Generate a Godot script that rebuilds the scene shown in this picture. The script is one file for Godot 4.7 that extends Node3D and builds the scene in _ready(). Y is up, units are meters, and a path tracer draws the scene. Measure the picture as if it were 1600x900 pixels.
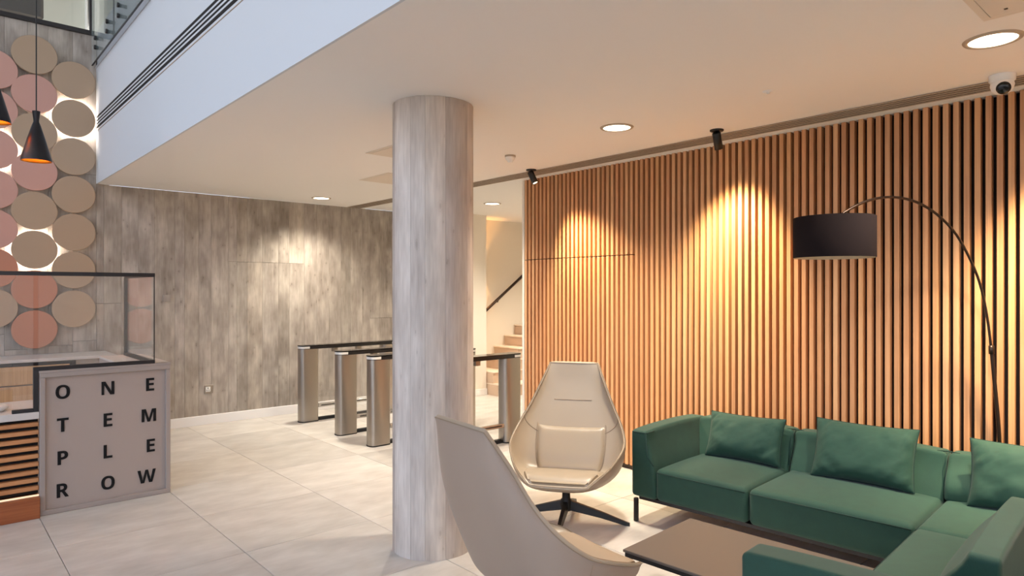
extends Node3D
# Office lobby: slatted wall lounge on the right, board-clad wall, column and speed gates in the middle, reception desk on the left.
# World: -Z runs along the slatted wall away from the camera, +X along the board-clad wall; floor at y = 0.

const CEIL := 2.84
var rng := RandomNumberGenerator.new()
var MT := {}

# ------------------------------------------------------------------ mesh builder
class B:
	var st := SurfaceTool.new()
	var xf := Transform3D()
	var uo := Vector2.ZERO
	func _init(smooth := false) -> void:
		st.begin(Mesh.PRIMITIVE_TRIANGLES)
		sm(smooth)
	func sm(on: bool) -> void:
		st.set_smooth_group(1 if on else -1)
	func vert(p: Vector3, uv: Vector2) -> void:
		st.set_uv(uv)
		st.add_vertex(xf * p)
	func tri(a: Vector3, b: Vector3, c: Vector3, hint: Vector3, ua: Vector2, ub: Vector2, uc: Vector2) -> void:
		if (a - c).cross(a - b).dot(hint) < 0.0:
			vert(a, ua); vert(c, uc); vert(b, ub)
		else:
			vert(a, ua); vert(b, ub); vert(c, uc)
	func puv(p: Vector3, n: Vector3) -> Vector2:
		var m := n.abs()
		if m.x >= m.y and m.x >= m.z:
			return Vector2(p.z, p.y) + uo
		if m.y >= m.z:
			return Vector2(p.x, p.z) + uo
		return Vector2(p.x, p.y) + uo
	func quad(a: Vector3, b: Vector3, c: Vector3, d: Vector3, hint: Vector3) -> void:
		tri(a, b, c, hint, puv(a, hint), puv(b, hint), puv(c, hint))
		tri(a, c, d, hint, puv(a, hint), puv(c, hint), puv(d, hint))
	func box(c: Vector3, s: Vector3, bev := 0.0) -> void:
		var h := s * 0.5
		for a in 3:
			var b := (a + 1) % 3
			var e := (a + 2) % 3
			for sg in [-1.0, 1.0]:
				var q := []
				for k in [[-1, -1], [1, -1], [1, 1], [-1, 1]]:
					var p := Vector3.ZERO
					p[a] = sg * h[a]
					p[b] = k[0] * (h[b] - bev)
					p[e] = k[1] * (h[e] - bev)
					q.append(c + p)
				var n := Vector3.ZERO
				n[a] = sg
				quad(q[0], q[1], q[2], q[3], n)
			if bev > 0.0:
				for s1 in [-1.0, 1.0]:
					for s2 in [-1.0, 1.0]:
						var q2 := []
						for k in [[0, -1], [0, 1], [1, 1], [1, -1]]:
							var p := Vector3.ZERO
							p[a] = s1 * (h[a] - (bev if k[0] == 1 else 0.0))
							p[b] = s2 * (h[b] - (bev if k[0] == 0 else 0.0))
							p[e] = k[1] * (h[e] - bev)
							q2.append(c + p)
						var n2 := Vector3.ZERO
						n2[a] = s1
						n2[b] = s2 * 0.9
						quad(q2[0], q2[1], q2[2], q2[3], n2)
		if bev > 0.0:
			for i in 8:
				var sg3 := Vector3(1 if i & 1 else -1, 1 if i & 2 else -1, 1 if i & 4 else -1)
				var p0 := c + sg3 * (h - Vector3(0, bev, bev))
				var p1 := c + sg3 * (h - Vector3(bev, 0, bev))
				var p2 := c + sg3 * (h - Vector3(bev, bev, 0))
				tri(p0, p1, p2, sg3, puv(p0, sg3), puv(p1, sg3), puv(p2, sg3))
	# rounded, crowned box; deform(p in local units, centred on c) -> p
	func soft(c: Vector3, s: Vector3, r: float, m := 6, deform = null) -> void:
		var h := s * 0.5
		var lists := []
		for a in 3:
			var l := PackedFloat32Array()
			for i in 5:
				l.append(-(h[a] - r) - r * tan(deg_to_rad(45.0 - 11.25 * i)))
			for i in range(1, m):
				l.append(-(h[a] - r) + 2.0 * (h[a] - r) * i / m)
			for i in 5:
				l.append((h[a] - r) + r * tan(deg_to_rad(11.25 * i)))
			lists.append(l)
		var inner := h - Vector3.ONE * r
		for a in 3:
			var b := (a + 1) % 3
			var e := (a + 2) % 3
			var lb: PackedFloat32Array = lists[b]
			var le: PackedFloat32Array = lists[e]
			for sg in [-1.0, 1.0]:
				var grid := []
				for i in lb.size():
					var row := []
					for j in le.size():
						var p := Vector3.ZERO
						p[a] = sg * h[a]
						p[b] = lb[i]
						p[e] = le[j]
						var q := p.clamp(-inner, inner)
						var d := p - q
						p = q + d.normalized() * r
						if deform != null:
							p = deform.call(p)
						row.append(c + p)
					grid.append(row)
				for i in lb.size() - 1:
					for j in le.size() - 1:
						var n := Vector3.ZERO
						n[a] = sg
						var ctr: Vector3 = (grid[i][j] + grid[i + 1][j + 1]) * 0.5 - c
						var hint := n * 0.5 + (ctr / h) * 0.3
						quad(grid[i][j], grid[i + 1][j], grid[i + 1][j + 1], grid[i][j + 1], hint)
	func ringframe(dir: Vector3) -> Array:
		var up := Vector3.UP if absf(dir.y) < 0.95 else Vector3.RIGHT
		var x := dir.cross(up).normalized()
		return [x, x.cross(dir).normalized()]
	func tube(pts: Array, r, seg := 8, caps := true) -> void:
		var rings := []
		var fx := Vector3.ZERO
		for i in pts.size():
			var d: Vector3 = (pts[mini(i + 1, pts.size() - 1)] - pts[maxi(i - 1, 0)]).normalized()
			var f := ringframe(d)
			if fx != Vector3.ZERO:
				f[0] = (fx - d * fx.dot(d)).normalized()
				f[1] = f[0].cross(d).normalized()
			fx = f[0]
			var rad: float = r[i] if r is Array else r
			var ring := []
			for k in seg:
				var a := TAU * k / seg
				ring.append(pts[i] + (f[0] * cos(a) + f[1] * sin(a)) * rad)
			rings.append(ring)
		for i in rings.size() - 1:
			for k in seg:
				var k2 := (k + 1) % seg
				quad(rings[i][k], rings[i + 1][k], rings[i + 1][k2], rings[i][k2], (rings[i][k] + rings[i][k2]) * 0.5 - pts[i])
		if caps:
			for e in [0, rings.size() - 1]:
				var d2: Vector3 = pts[e] - pts[1 if e == 0 else e - 1]
				for k in range(1, seg - 1):
					tri(rings[e][0], rings[e][k], rings[e][k + 1], d2, uo, uo, uo)
	func lathe(prof: Array, seg := 32, c := Vector3.ZERO) -> void:
		for i in prof.size() - 1:
			var p: Vector2 = prof[i]
			var q: Vector2 = prof[i + 1]
			var n2 := Vector2(q.y - p.y, -(q.x - p.x))  # outward when the profile runs upwards on the outside
			for k in seg:
				var a := TAU * k / seg
				var b := TAU * (k + 1) / seg
				var hint := Vector3(cos((a + b) / 2) * n2.x, n2.y, sin((a + b) / 2) * n2.x)
				var A := c + Vector3(cos(a) * p.x, p.y, sin(a) * p.x)
				var Bv := c + Vector3(cos(b) * p.x, p.y, sin(b) * p.x)
				var C := c + Vector3(cos(b) * q.x, q.y, sin(b) * q.x)
				var D := c + Vector3(cos(a) * q.x, q.y, sin(a) * q.x)
				var u0 := a * maxf(p.x, q.x)
				var u1 := b * maxf(p.x, q.x)
				if p.x > 1e-6:
					tri(A, Bv, C, hint, Vector2(u0, p.y), Vector2(u1, p.y), Vector2(u1, q.y))
				if q.x > 1e-6:
					tri(A, C, D, hint, Vector2(u0, p.y), Vector2(u1, q.y), Vector2(u0, q.y))
	# polygon in the XZ plane, extruded from y0 to y1
	func prism(poly: PackedVector2Array, y0: float, y1: float, smooth_sides := false) -> void:
		var n := poly.size()
		var ctr := Vector2.ZERO
		for p in poly:
			ctr += p
		ctr /= n
		sm(smooth_sides)
		for i in n:
			var p := poly[i]
			var q := poly[(i + 1) % n]
			var o := (q - p).orthogonal()
			if o.dot((p + q) * 0.5 - ctr) < 0:
				o = -o
			quad(Vector3(p.x, y0, p.y), Vector3(q.x, y0, q.y), Vector3(q.x, y1, q.y), Vector3(p.x, y1, p.y), Vector3(o.x, 0, o.y))
		sm(false)
		var ix := Geometry2D.triangulate_polygon(poly)
		for i in range(0, ix.size(), 3):
			for y in [y0, y1]:
				var a := poly[ix[i]]
				var b := poly[ix[i + 1]]
				var c := poly[ix[i + 2]]
				tri(Vector3(a.x, y, a.y), Vector3(b.x, y, b.y), Vector3(c.x, y, c.y), Vector3(0, 1 if y == y1 else -1, 0), a + uo, b + uo, c + uo)
	func grid(g: Array, out_of: Callable) -> void:
		for i in g.size() - 1:
			for j in g[i].size() - 1:
				var ctr: Vector3 = (g[i][j] + g[i + 1][j + 1]) * 0.5
				var a: Vector3 = g[i][j]
				var b: Vector3 = g[i + 1][j]
				var c: Vector3 = g[i + 1][j + 1]
				var d: Vector3 = g[i][j + 1]
				var hint: Vector3 = out_of.call(ctr)
				var ua := Vector2(j, i) * 0.05
				tri(a, b, c, hint, ua, ua + Vector2(0, 0.05), ua + Vector2(0.05, 0.05))
				tri(a, c, d, hint, ua, ua + Vector2(0.05, 0.05), ua + Vector2(0.05, 0))
	func mesh() -> ArrayMesh:
		st.generate_normals()
		st.index()
		return st.commit()

# ------------------------------------------------------------------ scene helpers
func thing(called: String, label: String, category: String, at := Vector3.ZERO, turn := 0.0, group := "") -> Node3D:
	var o := Node3D.new()
	o.name = called
	add_child(o, true)
	o.position = at
	o.rotation.y = turn
	tag(o, label, category, group)
	return o

func tag(o: Node, label: String, category: String, group := "") -> void:
	o.set_meta("label", label)
	o.set_meta("category", category)
	if group != "":
		o.set_meta("group", group)

func part(parent: Node3D, called: String, b: B, m: Material, label := "") -> MeshInstance3D:
	return hang(parent, called, b.mesh(), m, label)

func hang(parent: Node3D, called: String, me: Mesh, m: Material, label := "") -> MeshInstance3D:
	var o := MeshInstance3D.new()
	o.name = called
	o.mesh = me
	o.material_override = m
	o.cast_shadow = GeometryInstance3D.SHADOW_CASTING_SETTING_ON
	parent.add_child(o, true)
	if label != "":
		o.set_meta("label", label)
	return o

func struct(called: String, b: B, m: Material) -> MeshInstance3D:
	var o := part(self, called, b, m)
	o.set_meta("kind", "structure")
	return o

func bx(c: Vector3, s: Vector3, bev := 0.0) -> B:
	var b := B.new()
	b.box(c, s, bev)
	return b

func lo(a: Vector3, c: Vector3, bev := 0.0) -> B:   # box from corner to corner
	return bx((a + c) * 0.5, (c - a).abs(), bev)

func spot(parent: Node3D, at: Vector3, towards: Vector3, energy: float, angle: float, col: Color, size := 0.05, blend := 0.8) -> void:
	var l := SpotLight3D.new()
	l.name = "lamp_light"
	parent.add_child(l, true)
	l.position = at
	var up := Vector3.UP if absf(towards.normalized().y) < 0.98 else Vector3.RIGHT
	l.basis = Basis.looking_at(towards, up)
	l.light_energy = energy
	l.light_color = col
	l.spot_angle = angle
	l.spot_angle_attenuation = blend
	l.spot_range = 20.0
	l.spot_attenuation = 2.0
	l.light_size = size
	l.shadow_enabled = true

func omni(parent: Node3D, at: Vector3, energy: float, col: Color, size := 0.1) -> void:
	var l := OmniLight3D.new()
	l.name = "lamp_light"
	parent.add_child(l, true)
	l.position = at
	l.light_energy = energy
	l.light_color = col
	l.omni_range = 20.0
	l.omni_attenuation = 2.0
	l.light_size = size
	l.shadow_enabled = true

# ------------------------------------------------------------------ textures and materials
func noise(sd: int, freq: float, w: int, h: int, sx := 1, sy := 1, oct := 4) -> PackedByteArray:
	var n := FastNoiseLite.new()
	n.seed = sd
	n.noise_type = FastNoiseLite.TYPE_SIMPLEX_SMOOTH
	n.frequency = freq
	n.fractal_octaves = oct
	var im := n.get_seamless_image(maxi(8, w / sx), maxi(8, h / sy), false, false, 0.12)
	im.convert(Image.FORMAT_L8)
	im.resize(w, h, Image.INTERPOLATE_CUBIC)
	return im.get_data()

func blend_tex(w: int, h: int, layers: Array, weights: Array, dark: Color, light: Color, gain := 1.0, spots := 0, sd := 1) -> ImageTexture:
	var n := w * h
	var val := PackedFloat32Array()
	val.resize(n)
	for k in layers.size():
		var l: PackedByteArray = layers[k]
		var wt: float = weights[k] / 255.0
		for i in n:
			val[i] += l[i] * wt
	var r := RandomNumberGenerator.new()
	r.seed = sd
	for s in spots:
		var cx := r.randi_range(0, w - 1)
		var cy := r.randi_range(0, h - 1)
		var rx := r.randf_range(4, 11) * w / 1024.0
		var ry := rx * r.randf_range(1.0, 2.2)
		var dep := r.randf_range(0.12, 0.4)
		for y in range(-int(ry * 2.5), int(ry * 2.5) + 1):
			for x in range(-int(rx * 2.5), int(rx * 2.5) + 1):
				var e := (x * x) / (rx * rx) + (y * y) / (ry * ry)
				var at := posmod(cy + y, h) * w + posmod(cx + x, w)
				val[at] -= dep * exp(-e) * (0.65 + 0.35 * cos(e * 5.0))
	var out := PackedByteArray()
	out.resize(n * 3)
	for i in n:
		var t := clampf((val[i] - 0.5) * gain + 0.5, 0.0, 1.0)
		out[i * 3] = int(255.0 * lerpf(dark.r, light.r, t))
		out[i * 3 + 1] = int(255.0 * lerpf(dark.g, light.g, t))
		out[i * 3 + 2] = int(255.0 * lerpf(dark.b, light.b, t))
	return ImageTexture.create_from_image(Image.create_from_data(w, h, false, Image.FORMAT_RGB8, out))

func grey_tex(w: int, h: int, data: PackedByteArray) -> ImageTexture:
	return ImageTexture.create_from_image(Image.create_from_data(w, h, false, Image.FORMAT_L8, data))

func mat(called: String, col: Color, rough: float, metal := 0.0, tex: Texture2D = null, scale := Vector2.ONE, bump: Texture2D = null, depth := 0.0) -> StandardMaterial3D:
	var m := StandardMaterial3D.new()
	m.resource_name = called
	m.albedo_color = col
	m.roughness = rough
	m.metallic = metal
	m.uv1_scale = Vector3(scale.x, scale.y, 1)
	if tex:
		m.albedo_texture = tex
	if bump:
		m.heightmap_enabled = true
		m.heightmap_texture = bump
		m.heightmap_scale = depth
	MT[called] = m
	return m

func glass(called: String, col: Color) -> void:
	var m := mat(called, col, 0.0)
	m.transparency = BaseMaterial3D.TRANSPARENCY_ALPHA

func glow(called: String, col: Color, energy: float) -> void:
	var m := mat(called, Color(0.8, 0.8, 0.8), 0.5)
	m.emission_enabled = true
	m.emission = col
	m.emission_energy_multiplier = energy

func c8(r: int, g: int, b: int) -> Color:
	return Color8(r, g, b)

func make_materials() -> void:
	# board-printed concrete: clouds, long vertical streaks, fine grain, knots
	var na := noise(1, 0.006, 1024, 1024, 1, 2, 4)
	var nb := noise(2, 0.03, 1024, 1024, 1, 32, 4)
	var nc := noise(3, 0.05, 1024, 1024, 1, 6, 3)
	var nd := noise(4, 0.12, 1024, 1024, 1, 12, 2)
	var conc := blend_tex(1024, 1024, [na, nb, nc, nd], [0.55, 0.18, 0.15, 0.12], c8(146, 137, 128), c8(228, 220, 210), 1.25, 60, 5)
	var colt := blend_tex(1024, 1024, [na, nb, nc, nd], [0.46, 0.2, 0.2, 0.14], c8(176, 166, 157), c8(240, 234, 226), 1.2, 70, 8)
	var concb := grey_tex(1024, 1024, nb)
	var tones := [[226, 222, 218], [222, 217, 213], [232, 228, 224], [217, 213, 208], [228, 223, 216]]
	for i in 5:
		mat("concrete_board_%d" % i, c8(tones[i][0], tones[i][1], tones[i][2]), 0.72, 0.0, conc, Vector2(0.55, 0.55), concb, 0.06)
	for i in 4:
		var tn: Array = [[236, 230, 226], [250, 244, 240], [226, 219, 214], [243, 236, 229]][i]
		mat("column_board_%d" % i, c8(tn[0], tn[1], tn[2]), 0.65, 0.0, colt, Vector2(0.8, 0.5), concb, 0.05)
	# floor stone
	var fa := noise(11, 0.006, 1024, 1024, 2, 1, 5)
	var fb := noise(12, 0.03, 1024, 1024, 3, 1, 3)
	var stone := blend_tex(1024, 1024, [fa, fb], [0.75, 0.25], c8(198, 190, 180), c8(226, 219, 210), 1.15)
	for i in 4:
		var k := 236 + i * 5
		var m := mat("floor_tile_%d" % i, c8(k, k, k), 0.42, 0.0, stone, Vector2(0.6, 0.6))
		m.metallic_specular = 0.45
	mat("grout", c8(120, 112, 104), 0.9)
	# wood
	var wa := noise(21, 0.02, 512, 1024, 1, 32, 4)
	var wb := noise(22, 0.10, 512, 1024, 1, 40, 3)
	var wc := noise(23, 0.008, 512, 1024, 1, 8, 2)
	var wood := blend_tex(512, 1024, [wa, wb, wc], [0.4, 0.35, 0.25], c8(196, 143, 99), c8(234, 186, 140), 1.2)
	var wt := [[255, 250, 245], [244, 230, 220], [255, 244, 228], [236, 222, 212], [252, 236, 224]]
	for i in 5:
		mat("slat_wood_%d" % i, c8(wt[i][0], wt[i][1], wt[i][2]), 0.55, 0.0, wood, Vector2(4.0, 0.8))
	mat("felt", c8(34, 20, 13), 0.95)
	# horizontal grain for the desk slats, and pale oak for the cabinet
	var hw := blend_tex(1024, 256, [noise(24, 0.03, 1024, 256, 24, 1, 4), noise(25, 0.1, 1024, 256, 32, 1, 3)], [0.5, 0.5], c8(176, 118, 72), c8(226, 170, 118), 1.1)
	mat("desk_wood", c8(250, 240, 230), 0.5, 0.0, hw, Vector2(0.8, 3.0))
	mat("plinth_wood", c8(196, 152, 120), 0.5, 0.0, hw, Vector2(0.8, 3.0))
	var oak := blend_tex(512, 512, [wa.slice(0, 512 * 512), wb.slice(0, 512 * 512)], [0.5, 0.5], c8(190, 152, 112), c8(228, 192, 150), 1.0)
	mat("oak", c8(250, 246, 240), 0.5, 0.0, oak, Vector2(2.0, 1.0))
	mat("stair_oak", c8(206, 178, 152), 0.55)
	mat("stair_tread", c8(238, 220, 198), 0.55)
	# paint
	mat("ceiling_paint", c8(238, 234, 229), 0.9)
	mat("panel_paint", c8(222, 210, 195), 0.85)
	mat("fascia_paint", c8(208, 211, 214), 0.85)
	mat("fascia_step", c8(184, 186, 190), 0.85)
	mat("wall_paint", c8(236, 226, 210), 0.9)
	mat("baseboard_paint", c8(240, 236, 232), 0.6)
	mat("office_paint", c8(180, 186, 180), 0.9)
	mat("office_trim", c8(232, 236, 238), 0.7)
	mat("brown_panel", c8(120, 98, 78), 0.8)
	mat("dark_screen", c8(24, 18, 18), 0.6)
	mat("white_plastic", c8(236, 232, 226), 0.45)
	mat("black_plastic", c8(12, 12, 13), 0.12)
	mat("black_metal", c8(22, 20, 20), 0.42, 0.0)
	mat("dark_slot", c8(28, 23, 20), 0.9)
	mat("slot_fin", c8(178, 160, 140), 0.7)
	mat("shadow_brown", c8(70, 56, 44), 0.85)
	mat("frame_dark", c8(30, 25, 25), 0.4)
	mat("steel", c8(168, 160, 150), 0.34, 0.9)
	mat("bright_steel", c8(205, 202, 198), 0.25, 0.95)
	mat("white_cap", c8(228, 224, 216), 0.4)
	mat("satin_black_glass", c8(16, 15, 17), 0.08)
	mat("rubber", c8(24, 24, 24), 0.8)
	# discs
	mat("disc_taupe", c8(176, 150, 123), 0.5)
	mat("disc_pink", c8(200, 152, 136), 0.5)
	mat("disc_copper", c8(190, 128, 100), 0.45)
	glow("disc_glow", Color(1.0, 0.96, 0.92), 20.0)
	# pendant
	mat("pendant_black", c8(40, 36, 36), 0.38, 0.5)
	mat("pendant_gold", c8(220, 140, 40), 0.3, 0.9)
	# desk
	mat("desk_grey", c8(168, 152, 141), 0.6)
	mat("desk_frame", c8(158, 145, 136), 0.5)
	mat("desk_top", c8(206, 198, 190), 0.45)
	mat("letter_black", c8(7, 5, 5), 0.9)
	mat("cabinet_grey", c8(150, 140, 130), 0.6)
	# upholstery
	var fine := grey_tex(512, 512, noise(31, 0.25, 512, 512, 1, 1, 2))
	var soft := noise(32, 0.012, 512, 512, 1, 1, 3)
	var weave := noise(33, 0.4, 512, 512, 1, 1, 1)
	var gtex := blend_tex(512, 512, [soft, weave], [0.3, 0.7], c8(20, 53, 41), c8(34, 76, 58), 1.0)
	var g := mat("green_cloth", Color.WHITE, 0.78, 0.0, gtex, Vector2(1.6, 1.6), fine, 0.03)
	g.rim_enabled = true
	g.rim = 0.2
	g.rim_tint = 0.6
	mat("green_seam", c8(24, 52, 44), 0.9)
	var l := mat("leather", c8(170, 153, 131), 0.36, 0.0, null, Vector2(4, 4), fine, 0.015)
	l.metallic_specular = 0.6
	mat("leather_back", c8(160, 140, 123), 0.42, 0.0, null, Vector2(4, 4), fine, 0.015)
	mat("stitch", c8(146, 126, 104), 0.6)
	mat("table_top", c8(98, 89, 81), 0.4)
	mat("shade_cloth", c8(34, 27, 27), 0.95).metallic_specular = 0.15
	mat("shade_inside", c8(210, 190, 160), 0.8)
	mat("lamp_steel", c8(66, 52, 44), 0.3, 0.8)
	# glass and light
	glass("clear_glass", Color(0.94, 0.97, 0.96, 0.02))
	glass("tint_glass", Color(0.80, 0.90, 0.90, 0.12))
	glass("facade_glass", Color(0.95, 0.97, 1.0, 0.04))
	glow("lamp_face", Color(1.0, 0.95, 0.85), 3.0)
	glow("spot_face", Color(1.0, 0.92, 0.74), 3.0)
	glow("led_strip", Color(1.0, 0.84, 0.60), 0.5)
	glow("office_light", Color(1.0, 0.99, 0.95), 3.0)
	glow("sconce_glow", Color(1.0, 0.75, 0.45), 4.0)

# ------------------------------------------------------------------ ready
func _ready() -> void:
	rng.seed = 20240607
	# camera: level, looking 41.8 degrees right of -Z, horizon 4 px under the middle
	var cam := Camera3D.new()
	cam.name = "camera"
	add_child(cam)
	cam.position = Vector3(0, 1.65, 0)
	cam.rotation.y = -atan2(926.0, 1035.0)
	cam.projection = Camera3D.PROJECTION_FRUSTUM
	cam.near = 0.05
	cam.far = 200.0
	cam.size = 2.0 * 0.05 * 450.0 / 1035.0
	cam.frustum_offset = Vector2(0, 0.05 * 4.0 / 1035.0)
	cam.current = true
	# sky: bright overcast, slightly blue
	var we := WorldEnvironment.new()
	we.name = "environment"
	var env := Environment.new()
	env.background_mode = Environment.BG_SKY
	var sm := ProceduralSkyMaterial.new()
	sm.sky_top_color = Color(0.76, 0.84, 0.98)
	sm.sky_horizon_color = Color(0.90, 0.94, 1.0)
	sm.ground_bottom_color = Color(0.74, 0.73, 0.72)
	sm.ground_horizon_color = Color(0.82, 0.82, 0.83)
	sm.sky_curve = 0.2
	sm.sun_angle_max = 0.0
	var sky := Sky.new()
	sky.sky_material = sm
	env.sky = sky
	env.background_energy_multiplier = 1.7
	env.tonemap_mode = Environment.TONE_MAPPER_LINEAR
	env.tonemap_exposure = 1.8
	env.sdfgi_enabled = true
	env.ssao_enabled = true
	env.ssil_enabled = true
	we.environment = env
	add_child(we)
	make_materials()
	build_shell()
	build_slat_wall()
	build_back_wall()
	build_upper_level()
	build_stairs()
	build_column()
	build_discs()
	build_reception()
	build_gates()
	build_lounge()
	build_ceiling_items()

# ------------------------------------------------------------------ shell
func build_shell() -> void:
	# floor: screed with one mesh per stone tile
	var fl := struct("floor", lo(Vector3(-5.9, -0.25, -9.0), Vector3(9.9, -0.012, 5.3)), MT.grout)
	for i in range(-7, 11):
		for k in range(-10, 6):
			var x0 := maxf(0.65 + 0.88 * i, -5.5)
			var x1 := minf(0.65 + 0.88 * (i + 1), 9.6)
			var z0 := maxf(-4.23 + 0.885 * k, -8.6)
			var z1 := minf(-4.23 + 0.885 * (k + 1), 5.0)
			if x1 - x0 < 0.05 or z1 - z0 < 0.05 or (x0 > 5.0 and z0 > -5.3):
				continue
			var b := B.new()
			b.uo = Vector2(rng.randf() * 5.0, rng.randf() * 5.0)
			b.box(Vector3((x0 + x1) / 2, -0.006, (z0 + z1) / 2), Vector3(x1 - x0 - 0.004, 0.012, z1 - z0 - 0.004), 0.001)
			part(fl, "tile", b, MT["floor_tile_%d" % rng.randi_range(0, 3)])
	struct("ceiling", lo(Vector3(1.4852, CEIL, -8.6), Vector3(9.9, 3.2, 5.3)), MT.ceiling_paint)
	# bulkhead between the low lounge ceiling and the open atrium
	var b2 := B.new()
	b2.box(Vector3(1.4775, 3.485, -1.8), Vector3(0.015, 1.29, 13.6))
	b2.box(Vector3(1.6275, 3.665, -1.8), Vector3(0.285, 0.93, 13.6))
	struct("wall_atrium", b2, MT.fascia_paint)
	var b3 := B.new()
	b3.box(Vector3(1.625, 4.34, -1.8), Vector3(0.29, 0.42, 13.6))
	b3.box(Vector3(1.4675, 4.135, -1.8), Vector3(0.012, 0.018, 13.6))
	struct("trim_1", b3, MT.fascia_step)
	# linear slot grille in the bulkhead
	var s1 := struct("trim_2", lo(Vector3(1.4690, 3.447, -8.59), Vector3(1.475, 3.587, 4.9)), MT.dark_slot)
	part(s1, "fin", lo(Vector3(1.4655, 3.418, -8.59), Vector3(1.4702, 3.424, 4.9)), MT.slot_fin)
	for k in 3:
		var y := 3.447 + 0.14 * (k + 1) / 4.0
		var fin := lo(Vector3(1.4672, y - 0.0075, -8.59), Vector3(1.472, y + 0.0075, 4.9))
		part(s1, "fin", fin, MT.fascia_paint)
	# linear slot grille in the ceiling beside the slatted wall
	var s2 := struct("trim_3", lo(Vector3(4.545, 2.836, -8.59), Vector3(4.725, 2.8405, 4.9)), MT.shadow_brown)
	for k in 5:
		var x := 4.545 + 0.18 * k / 4.0
		part(s2, "fin", lo(Vector3(x - 0.009, 2.832, -8.59), Vector3(x + 0.009, 2.8365, 4.9)), MT.slot_fin)
	# outer walls, out of view
	struct("wall_roof", lo(Vector3(-5.9, 8.5, -16.3), Vector3(9.9, 8.8, 5.3)), MT.ceiling_paint)
	struct("wall_right", lo(Vector3(9.6, 0, -8.9), Vector3(9.9, 3.2, 5.3)), MT.wall_paint)
	struct("wall_corridor", lo(Vector3(5.13, 0, -5.24), Vector3(9.6, CEIL, -5.0)), MT.wall_paint)
	struct("wall_lounge", lo(Vector3(4.935, 0, -5.24), Vector3(5.13, CEIL, 5.0)), MT.felt)
	struct("wall_gallery", lo(Vector3(6.0, 3.2, -16.3), Vector3(6.3, 8.5, 5.3)), MT.wall_paint)
	# glazed street fronts: left of the atrium and behind the camera
	var fz := [["window_1", true], ["window_2", false]]
	for w in fz:
		var fr := B.new()
		var left: bool = w[1]
		var n := 10 if left else 8
		for i in n + 1:
			if left:
				fr.box(Vector3(-5.6, 4.25, -8.6 + 13.6 * i / n), Vector3(0.12, 8.5, 0.06))
			else:
				var x := -5.5 + 6.6 * i / n
				fr.box(Vector3(x, 4.25, 5.1), Vector3(0.06, 8.5, 0.12))
		for y in [0.05, 2.84, 5.6, 8.45]:
			if left:
				fr.box(Vector3(-5.6, y, -1.8), Vector3(0.12, 0.08, 13.6))
			else:
				fr.box(Vector3(-2.2, y, 5.1), Vector3(6.6, 0.08, 0.12))
		var f := struct(w[0], fr, MT.frame_dark)
		part(f, "pane", lo(Vector3(-5.605, 0, -8.6), Vector3(-5.595, 8.5, 5.0)) if left else lo(Vector3(-5.5, 0, 5.095), Vector3(1.1, 8.5, 5.105)), MT.facade_glass)
	struct("wall_front", lo(Vector3(1.13, 0, 5.0), Vector3(9.9, 8.5, 5.3)), MT.wall_paint)
	struct("trim_5", lo(Vector3(4.866, 0, -5.272), Vector3(5.13, CEIL, -5.2405)), MT.wall_paint)

# ------------------------------------------------------------------ slatted wall
func build_slat_wall() -> void:
	var w: Node3D = get_node("wall_lounge")
	var door := Node3D.new()
	door.name = "door_1"
	door.set_meta("kind", "structure")
	add_child(door)
	part(door, "door_leaf", lo(Vector3(4.918, 0.05, -5.235), Vector3(4.934, 1.979, -3.79)), MT.felt)
	for i in 150:
		var z := -5.222 + 0.0568 * i
		if z > 3.2:
			break
		var m: Material = MT["slat_wood_%d" % rng.randi_range(0, 4)]
		var ends := [[0.045, CEIL]]
		if i < 26:
			ends = [[0.045, 1.976], [1.984, CEIL]]
		for e in ends.size():
			var b := B.new()
			b.uo = Vector2(rng.randf() * 3.0, rng.randf() * 3.0)
			b.box(Vector3(4.895, (ends[e][0] + ends[e][1]) / 2, z), Vector3(0.05, ends[e][1] - ends[e][0], 0.031), 0.0015)
			part(door if ends.size() == 2 and e == 0 else w, "slat", b, m)
	struct("baseboard_lounge", lo(Vector3(4.90, 0, -5.24), Vector3(4.934, 0.045, 5.0)), MT.shadow_brown)

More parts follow.
